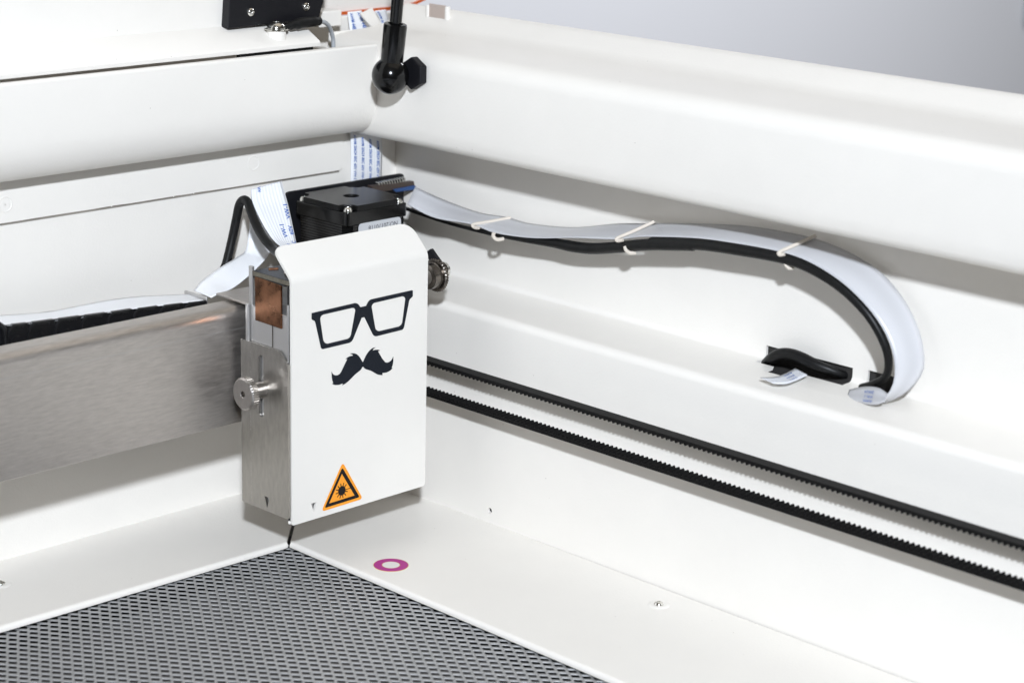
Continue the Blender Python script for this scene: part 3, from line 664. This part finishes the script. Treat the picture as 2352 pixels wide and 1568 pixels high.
# ================================================================== IDLER BEARING at the beam's right end
IB = Crop(1650, 1000, 250, 1960)
ic = IB.at(520, 830, 0, 106)
ib = thing('idler_pulley', 'steel idler pulley with ball bearing sticking out right of the white cover', 'pulley', (106, ic.y, ic.z-9))
MB().lathe((104, ic.y, ic.z), (1, 0, 0), [(0, 5.2), (0.2, 6.1), (0.8, 6.9), (4.5, 7.0), (4.8, 7.5), (6.2, 7.5), (6.4, 6)], 40).build('bearing_ring', STEELD, ib, angle=25)
MB().lathe((103.6, ic.y, ic.z), (1, 0, 0), [(0, 3.2), (0.4, 4.2), (1.0, 4.6), (3, 4.6)], 32).build('inner_race', NICKEL, ib, angle=25)
MB().lathe((110.0, ic.y, ic.z), (1, 0, 0), [(0, 8.6), (0.5, 9.1), (2.0, 9.1), (2.6, 8.3), (4.0, 6.0), (4.6, 3)], 72, mod=lambda j, k: 1+0.03*(1 if k % 2 else -1) if j in (1, 2) else 1).build('flange', STEELD, ib, angle=25)
MB().lathe((114.6, ic.y-1.5, ic.z+2.5), (1, 0, 0), [(0, 4.6), (2.0, 4.2), (2.6, 2.4), (2.7, 0.2)], 24).build('screw_head', CHROME, ib)
pA, pB = IB.at(560, -40, 0, 111), IB.at(950, 520, 0, 111)
MB().prism([pA+Vector((0, 0, 0)), pB, pB+Vector((0, 5, -3.5)), pA+Vector((0, 5, -3.5))], (2.2, 0, 0)).build('idler_arm', BLACKC, ib, False, bevel=0.4)

# ================================================================== TOOTHED BELT
def belt():
    X0, X1 = 113.6, 120.8; m = MB()
    Y0, Y1, pitch = -700.0, 36.0, 3.02
    def run(zb, sgn, th=1.35):       # zb: plain back surface, teeth towards sgn
        m.box(X0, X1, Y0, Y1, min(zb, zb+sgn*th), max(zb, zb+sgn*th))
        n = int((Y1-Y0)/pitch)
        for k in range(n):
            y = Y0+k*pitch; zt_ = zb+sgn*(th-0.05)
            pts = [Vector((X0+.02, y, zt_)), Vector((X0+.02, y+0.4, zt_+sgn*1.05)), Vector((X0+.02, y+0.95, zt_+sgn*1.35)), Vector((X0+.02, y+1.5, zt_+sgn*1.05)), Vector((X0+.02, y+1.9, zt_))]
            m.prism(pts, (X1-X0-.04, 0, 0))
    zu, zl = at(981, 816, 0, X1).z, at(981, 910, 0, X0).z
    run(zu, -1, 1.45); run(zl, 1, 1.85)
    cy, cz = Y1, (zu+zl)/2; ra = [Vector((0, cy+10.25*math.sin(math.pi*k/16), cz+10.25*math.cos(math.pi*k/16))) for k in range(17)]
    ra = [Vector((0, cy+(zu-zl)/2*math.sin(math.pi*k/16), cz+(zu-zl)/2*math.cos(math.pi*k/16))) for k in range(17)]
    ri = [Vector((0, cy+8.9*math.sin(math.pi*k/16), cz+8.9*math.cos(math.pi*k/16))) for k in range(16, -1, -1)]
    m.prism([Vector((X0, p.y, p.z)) for p in ra+ri], (X1-X0, 0, 0))
    return m.build('toothed_belt', BELTM, None, False)
tag(belt(), 'black rubber toothed belt stretched in two runs along the lower right wall', 'belt')

# ================================================================== SIDE WALL CABLES
CB = Crop(1500, 600, 1400, 2352); CR = Crop(2600, 700, 1496, 2346)
nr = [CB.at(x, y, 0, X) for x, y, X in ((215, 365, 140), (400, 455, 146), (655, 500, 150), (800, 555, 150), (1050, 590, 151), (1340, 590, 152), (1630, 600, 152), (1800, 582, 152), (2150, 588, 152))]
nr += [CR.at(x, y, 0, X) for x, y, X in ((0, 385, 152), (270, 395, 152), (550, 430, 152), (820, 482, 152), (1000, 545, 152), (1200, 670, 152), (1370, 835, 153), (1480, 1000, 154), (1530, 1150, 154), (1532, 1280, 153), (1495, 1370, 151), (1440, 1420, 150))]
fr_ = [CB.at(x, y, 0, X) for x, y, X in ((270, 248, 150), (450, 330, 160), (700, 420, 165), (880, 450, 168), (1050, 495, 169), (1340, 520, 169), (1640, 495, 169), (1900, 495, 169), (2200, 495, 169))]
fr_ += [CR.at(x, y, 0, X) for x, y, X in ((0, 302, 169), (400, 308, 169), (650, 325, 169), (900, 368, 169), (1050, 405, 169), (1250, 485, 169), (1450, 612, 169), (1600, 790, 169), (1690, 980, 168), (1722, 1150, 167), (1700, 1260, 165), (1600, 1370, 160), (1480, 1428, 156))]
side_rib = thing('flat_cable', 'bluish white flat ribbon cable looping along the right wall into a slot', 'ribbon cable', (150, -200, 98))
RS = Ribbon(nr, fr_, 110, 6); RS.build('cable_run', RIBG, side_rib, 0.3)
CE = Crop(2950, 1250, 850, 2352)
tA = [CE.at(x, y, 0, X) for x, y, X in ((1665, 900, 153), (1570, 835, 154), (1455, 818, 156), (1350, 828, 158), (1240, 852, 160))]
tB = [CE.at(x, y, 0, X) for x, y, X in ((1625, 985, 147), (1530, 1018, 147), (1420, 1010, 149), (1310, 975, 151), (1205, 952, 153))]
RT = Ribbon(tA, tB, 30, 4); tl = RT.build('printed_tail', RIBG, side_rib, 0.3)
for u, t in ((0.25, '20624'), (0.5, 'VW-1'), (0.75, 'AWM')): put(RT, t, u, 0.30, 2.3, 1.2, tl, lift=0.4)
bk = [CB.at(x, y, 0, X) for x, y, X in ((100, 350, 156), (215, 396, 156), (500, 492, 155), (750, 552, 153), (1000, 596, 154), (1200, 624, 156), (1350, 652, 156), (1480, 662, 156), (1650, 652, 154), (1850, 636, 152), (2150, 638, 152))]
bk += [CR.at(x, y, 0, X) for x, y, X in ((0, 425, 152), (300, 434, 152), (550, 468, 152), (820, 518, 153), (1000, 580, 153), (1200, 705, 154), (1360, 865, 155), (1455, 1020, 157), (1495, 1150, 159), (1480, 1260, 161), (1400, 1310, 164), (1330, 1330, 170))]
path = catmull(bk, 6)
o = MB().tube(path, [(1.1+2.0*min(1, max(0, i-14)/20)) if i < len(path)*0.55 else 3.1-1.2*min(1, (i-len(path)*0.55)/(len(path)*0.35)) for i in range(len(path))], 18).build('wall_cable', CABLE)
tag(o, 'thick black cable tied under the flat cable on the right wall', 'cable')
# cable ties
ties = [((655, 500), (912, 455), (690, 525), (800, 560), (835, 600), (860, 592), 'nearest the motor'),
        ((1625, 595), (1875, 482), (1655, 612), (1685, 645), (1700, 690), (1755, 685), 'the middle one')]
def tie(pts, label, base):
    t = MB().tube(catmull(pts[0], 6), 0.95, 10); t.tube(catmull(pts[1], 6), 1.05, 10)
    # hidden return behind the bundle closes the loop
    o = t.build('cable_tie', TIE); tag(o, label, 'cable tie', 'white cable ties on the wall cables'); return o
tie(([CB.at(912, 455, 0, 168), CB.at(780, 480, 0, 158.5), CB.at(662, 500, 0, 149), CB.at(668, 520, 0, 148.4), CB.at(700, 524, 0, 149)],
     [CB.at(800, 555, 0, 148), CB.at(795, 580, 0, 147.6), CB.at(820, 602, 0, 148.5), CB.at(865, 596, 0, 152)]), 'white cable tie closest to the black motor on the wall cables', None)
tie(([CB.at(1875, 482, 0, 168), CB.at(1750, 540, 0, 159), CB.at(1630, 592, 0, 150.6), CB.at(1632, 610, 0, 150.3), CB.at(1668, 604, 0, 151)],
     [CB.at(1680, 648, 0, 150.5), CB.at(1690, 675, 0, 150.3), CB.at(1715, 692, 0, 150.6), CB.at(1750, 688, 0, 153)]), 'middle white cable tie, where the black cable sags lowest', None)
tie(([CR.at(1040, 380, 0, 168), CR.at(930, 430, 0, 160), CR.at(815, 482, 0, 150.6), CR.at(815, 500, 0, 150.2), CR.at(845, 496, 0, 151)],
     [CR.at(848, 535, 0, 152.5), CR.at(852, 562, 0, 152.3), CR.at(870, 582, 0, 152.6), CR.at(895, 582, 0, 155)]), 'white cable tie under the rail, nearest the cable bend', None)
# cable in the left slot
sc_ = [CE.at(x, y, 0, X) for x, y, X in ((300, 560, 172), (380, 500, 168), (470, 460, 167), (580, 462, 166.5), (700, 500, 166.5), (800, 545, 167), (900, 590, 168), (1010, 630, 170), (1120, 670, 173), (1200, 690, 177))]
rr_ = resample(catmull(sc_, 6), 44)
o = MB().tube(rr_, [2.0+1.15*math.sin(math.pi*min(1, i/43*1.1)) for i in range(44)], 18).build('slot_cable', CABLE)
tag(o, 'short black cable bulging out of the slot in the ledge', 'cable')
qA = [CE.at(x, y, 2, 96.5+d) for x, y, d in ((560, 630, 0.5), (480, 680, 1.2), (380, 730, 0.8), (250, 735, -0.5))]
qB = [CE.at(x, y, 2, 96.5+d) for x, y, d in ((770, 680, 0.5), (660, 740, 1.2), (540, 790, 0.8), (410, 790, -0.5))]
RQ = Ribbon([CE.at(640, 615, 2, 97.5)]+[CE.at(x, y, 2, 97) for x, y in ((540, 670), (420, 712), (250, 718))], [CE.at(775, 690, 2, 97.5)]+[CE.at(x, y, 2, 97) for x, y in ((660, 745), (540, 785), (400, 782))], 24, 4)
o = RQ.build('flat_cable', RIB, None, 0.3); tag(o, 'short white ribbon cable end with blue print lying in front of the slot cable', 'ribbon cable')
for u, t in ((0.15, 'AWM'), (0.45, '20624'), (0.72, 'VW-1')): put(RQ, t, u, 0.22+0.1*u, 2.5, 1.2, o, lift=0.35)

# ================================================================== FLAT CABLE in the rear corner
fa = [CD.at(160, 150, 1, 112), CD.at(170, 400, 1, 112), CD.at(165, 820, 1, 112.4)]
fb = [CD.at(545, 200, 1, 112), CD.at(560, 420, 1, 112), CD.at(550, 820, 1, 112.4)]
RK = Ribbon([v for v in fa], [v for v in fb], 24, 8); o = RK.build('flat_cable', RIB2, None, 0.25)
tag(o, 'white ribbon cable with four blue print lines hanging in the rear corner', 'ribbon cable')
for k in range(4):
    u = 0.09+k*0.245
    put(RK, 'AWM 20624 80C 60V VW-1', u, 0.05+0.02*k, 2.9, 0.75, o, lift=0.3, bold=0.02)

# ================================================================== GAS SPRING
gs = thing('gas_spring', 'black gas spring with glossy ball socket bolted to the white side frame', 'gas spring', (119, 38, 210))
BX = 123.5
GZ = Crop(1300, 0, 700, 2195)
bc = GZ.at(820, 950, 0, BX); s0 = GZ.at(862, 760, 0, BX); s1 = GZ.at(885, 300, 0, BX); s2 = GZ.at(910, 0, 0, BX); s3 = s1+(s2-s1)*4.0
br = 10.4
MB().lathe(bc, (0.0, 0, 1), [(br*math.sin(math.radians(a)), max(0.05, br*math.cos(math.radians(a)))) for a in range(-90, 91, 6)], 48).build('ball_socket', BLACKG, gs, angle=60)
ax = (s1-bc).normalized(); L = (s1-bc).length
MB().lathe(bc, ax, [(4, 6.1), (L-1.6, 6.55), (L-0.3, 6.3), (L, 5.6), (L, 4.2), (L-1.4, 3.6)], 40).build('socket_sleeve', BLACKG, gs, angle=25)
ax2 = (s2-s1).normalized()
MB().tube([s1-ax2*3, s1+ax2*1.0, s1+ax2*1.2, s3], [2.5, 2.5, 3.4, 3.4], 32).build('piston_rod', BLACKG, gs)
MB().lathe((BX+5, bc.y, bc.z), (1, 0, 0), [(0, 4.5), (4, 4.2), (5, 4.8), (9, 5.2)], 28).build('stud', BLACKG, gs)
nb = GZ.at(1110, 920, 0, BX+10.5)
hexv = [Vector((BX+8.4, nb.y+9.2*math.cos(math.radians(90+60*k)), nb.z+9.2*math.sin(math.radians(90+60*k)))) for k in range(6)]
MB().prism(hexv, (137.0-BX-8.4-0.05, 0, 0)).build('hex_nut', BLACKC, gs, False, bevel=0.8)

# ================================================================== LID with flange and black bracket
lid = thing('lid', 'raised white lid with its folded lower flange above the rear rail', 'lid', (-100, 118, 232))
e0 = at(735, 106, 1, 98).z; xr = at(736, 104, 1, 98).x
bz = at(300, 81, 1, 119).z
lf = [(98, e0), (98, e0+2.6), (99.0, e0+3.4), (116, bz-1.5), (118.5, bz+0.5), (119.5, bz+4), (121.3, bz+330), (123, bz+330), (121, bz+2), (117, bz-3.2)]
lf = [(98, e0), (98, e0+2.0), (98.8, e0+2.9), (115, bz-1.2), (117.8, bz+0.3), (118.8, bz+3.2), (119.5, bz+260), (121.3, bz+260), (120.6, bz+1), (117.5, bz-2.6), (99.6, e0+0.2)]
loft(lf, 'x', -720, xr).build('lid_panel', WHITE, lid, angle=28)
KC = Crop(850, 0, 700, 2352)
bp_ = [KC.at(x, y, 1, 112) for x, y in ((210, 392), (1432, 255), (1520, -80), (1560, -600), (330, -600), (235, -80))]
bkt = MB().prism(bp_, (0, 6.2, 0)).build('bracket_plate', BLACKC, lid, False, bevel=0.5)
for x, y in ((508, 165), (1250, 92)):
    c = KC.at(x, y, 1, 112)
    screw(bkt, (c.x, 112.05, c.z), (0, -1, 0), 2.45, 1.9, CHROME)
# grounding screw, boss and ring terminal
c = KC.at(858, 385, 1, 107)
MB().lathe((c.x, 107, c.z-8), (0, 0, 1), [(0, 5.6), (6.6, 5.3), (7.2, 4.9)], 30).build('screw_boss', WHITE, lid)
gsw = MB().lathe((c.x, 107, c.z-0.6), (0, 0, 1), [(0, 6.6), (0.6, 6.6), (0.7, 5.2), (1.3, 5.2), (2.6, 4.7), (3.7, 3.5), (4.2, 2.2), (3.4, 1.9), (2.6, 0.1)], 36).build('button_screw', CHROME, lid)
gw = thing('ground_wire', 'grey wire with black heat shrink on a ring terminal by the black bracket', 'wire', (c.x+20, 107, c.z))
hs = [KC.at(x, y, 1, 106) for x, y in ((950, 368), (1040, 350), (1130, 328), (1200, 310), (1300, 300), (1400, 288), (1440, 292))]
MB().tube(catmull(hs, 4), [1.6]*4+[2.4]*4+[3.0]*8+[2.9]*4+[2.4]*5, 14).build('heat_shrink', BLACKR, gw)
wr = [KC.at(x, y, 1, Y) for x, y, Y in ((1425, 285, 107), (1500, 300, 109), (1560, 350, 111), (1600, 440, 113), (1622, 540, 114), (1625, 660, 114))]
MB().tube(catmull(wr, 6), 1.25, 12).build('wire', GREYC, gw)
MB().box(xr-56, xr-4, 99.5, 101.5, e0-6, e0-0.4).build('lid_gasket', BLACKR, lid, False)

# behind the lid: step block, window sheet with orange edge, printed cables, white strap
a, b = KC.at(1440, 165, 1, 126), KC.at(1740, 350, 1, 126)
o = MB().box(a.x, b.x, 126, 140, b.z, a.z).build('hinge_block', WHITE, H, bevel=0.8)
w1 = thing('lid_window', 'white faced lid window sheet with a glowing orange acrylic edge', 'window', (170, 160, 230))
OE = [(745, 37), (784, 34.5), (862, 26.5), (925, 20), (946, 13.5), (976, -1), (1010, -60), (1030, -200)]
ep = [at(x, y, 1, 160) for x, y in OE]
sheet = ep+[ep[-1]+Vector((0, 0, 200)), ep[0]+Vector((0, 0, 280))]
MB().prism([p+Vector((0, 0, 0.8)) for p in sheet], (0, 3, 0)).build('window_sheet', WHITE, w1, False)
em = MB()
for i in range(len(ep)-1):
    p, q = ep[i], ep[i+1]; up_ = Vector((0, 0, 1.9)) if i < 4 else Vector((-1.2, 0, 1.2))
    em.prism([p, q, q+up_, p+up_], (0, -1.6, 0))
em.build('acrylic_edge', ACRYL, w1, False)
f1 = Ribbon([KC.at(1815, 165, 1, 146), KC.at(1835, 330, 1, 145), KC.at(1862, 560, 1, 143)], [KC.at(2000, 145, 1, 146), KC.at(2110, 330, 1, 145), KC.at(2170, 560, 1, 143)], 20, 4)
o = f1.build('flat_cable', RIB2, None, 0.25); tag(o, 'white ribbon cable with blue print behind the rear rail, left of the white strap', 'ribbon cable')
for u in (0.12, 0.62): put(f1, 'AWM 4488 80C', u, 0.05, 3.0, 0.8, o, lift=0.3, bold=0.02)
f2 = Ribbon([KC.at(2180, 150, 1, 148), KC.at(2260, 300, 1, 148), KC.at(2330, 560, 1, 147)], [KC.at(2330, 130, 1, 148), KC.at(2380, 300, 1, 148), KC.at(2440, 560, 1, 147)], 20, 4)
o = f2.build('flat_cable', RIB2, None, 0.25); tag(o, 'white ribbon cable just behind the gas spring rod, right of the white strap', 'ribbon cable')
put(f2, 'AWM 80C', 0.1, 0.02, 3.0, 0.8, o, lift=0.3, bold=0.02)
st_ = [KC.at(x, y, 1, 138) for x, y in ((1990, 195), (2150, 110), (2330, 420), (2340, 560), (2280, 540))]
o = MB().prism(st_, (0, 1.5, 0)).build('diagonal_strap', WHITE, None, False, bevel=0.3); tag(o, 'white diagonal strap between two printed ribbon cables behind the gas spring', 'strap')
# clear film clip over the outer rim
XK = 192.0
k0, k1, k2 = at(985, 61, 0, XK), at(1022, 61, 0, XK), at(1003, 11, 0, XK)
cl = MB().box(XK, XK+0.8, k1.y, k0.y, 238.5, k2.z).build('film_clip', CLEAR, None, bevel=0.2)
MB().box(XK-0.8, XK+2.2, k0.y, k0.y+2.6, 238.5, k2.z-1).build('clip_post', WHITE, cl, bevel=0.8)
MB().box(XK-0.8, XK+2.2, k1.y-2.6, k1.y, 238.5, k2.z-0.3).build('clip_post', WHITE, cl, bevel=0.8)
tag(cl, 'small clear plastic clip over the outer rim of the white side frame', 'clip')
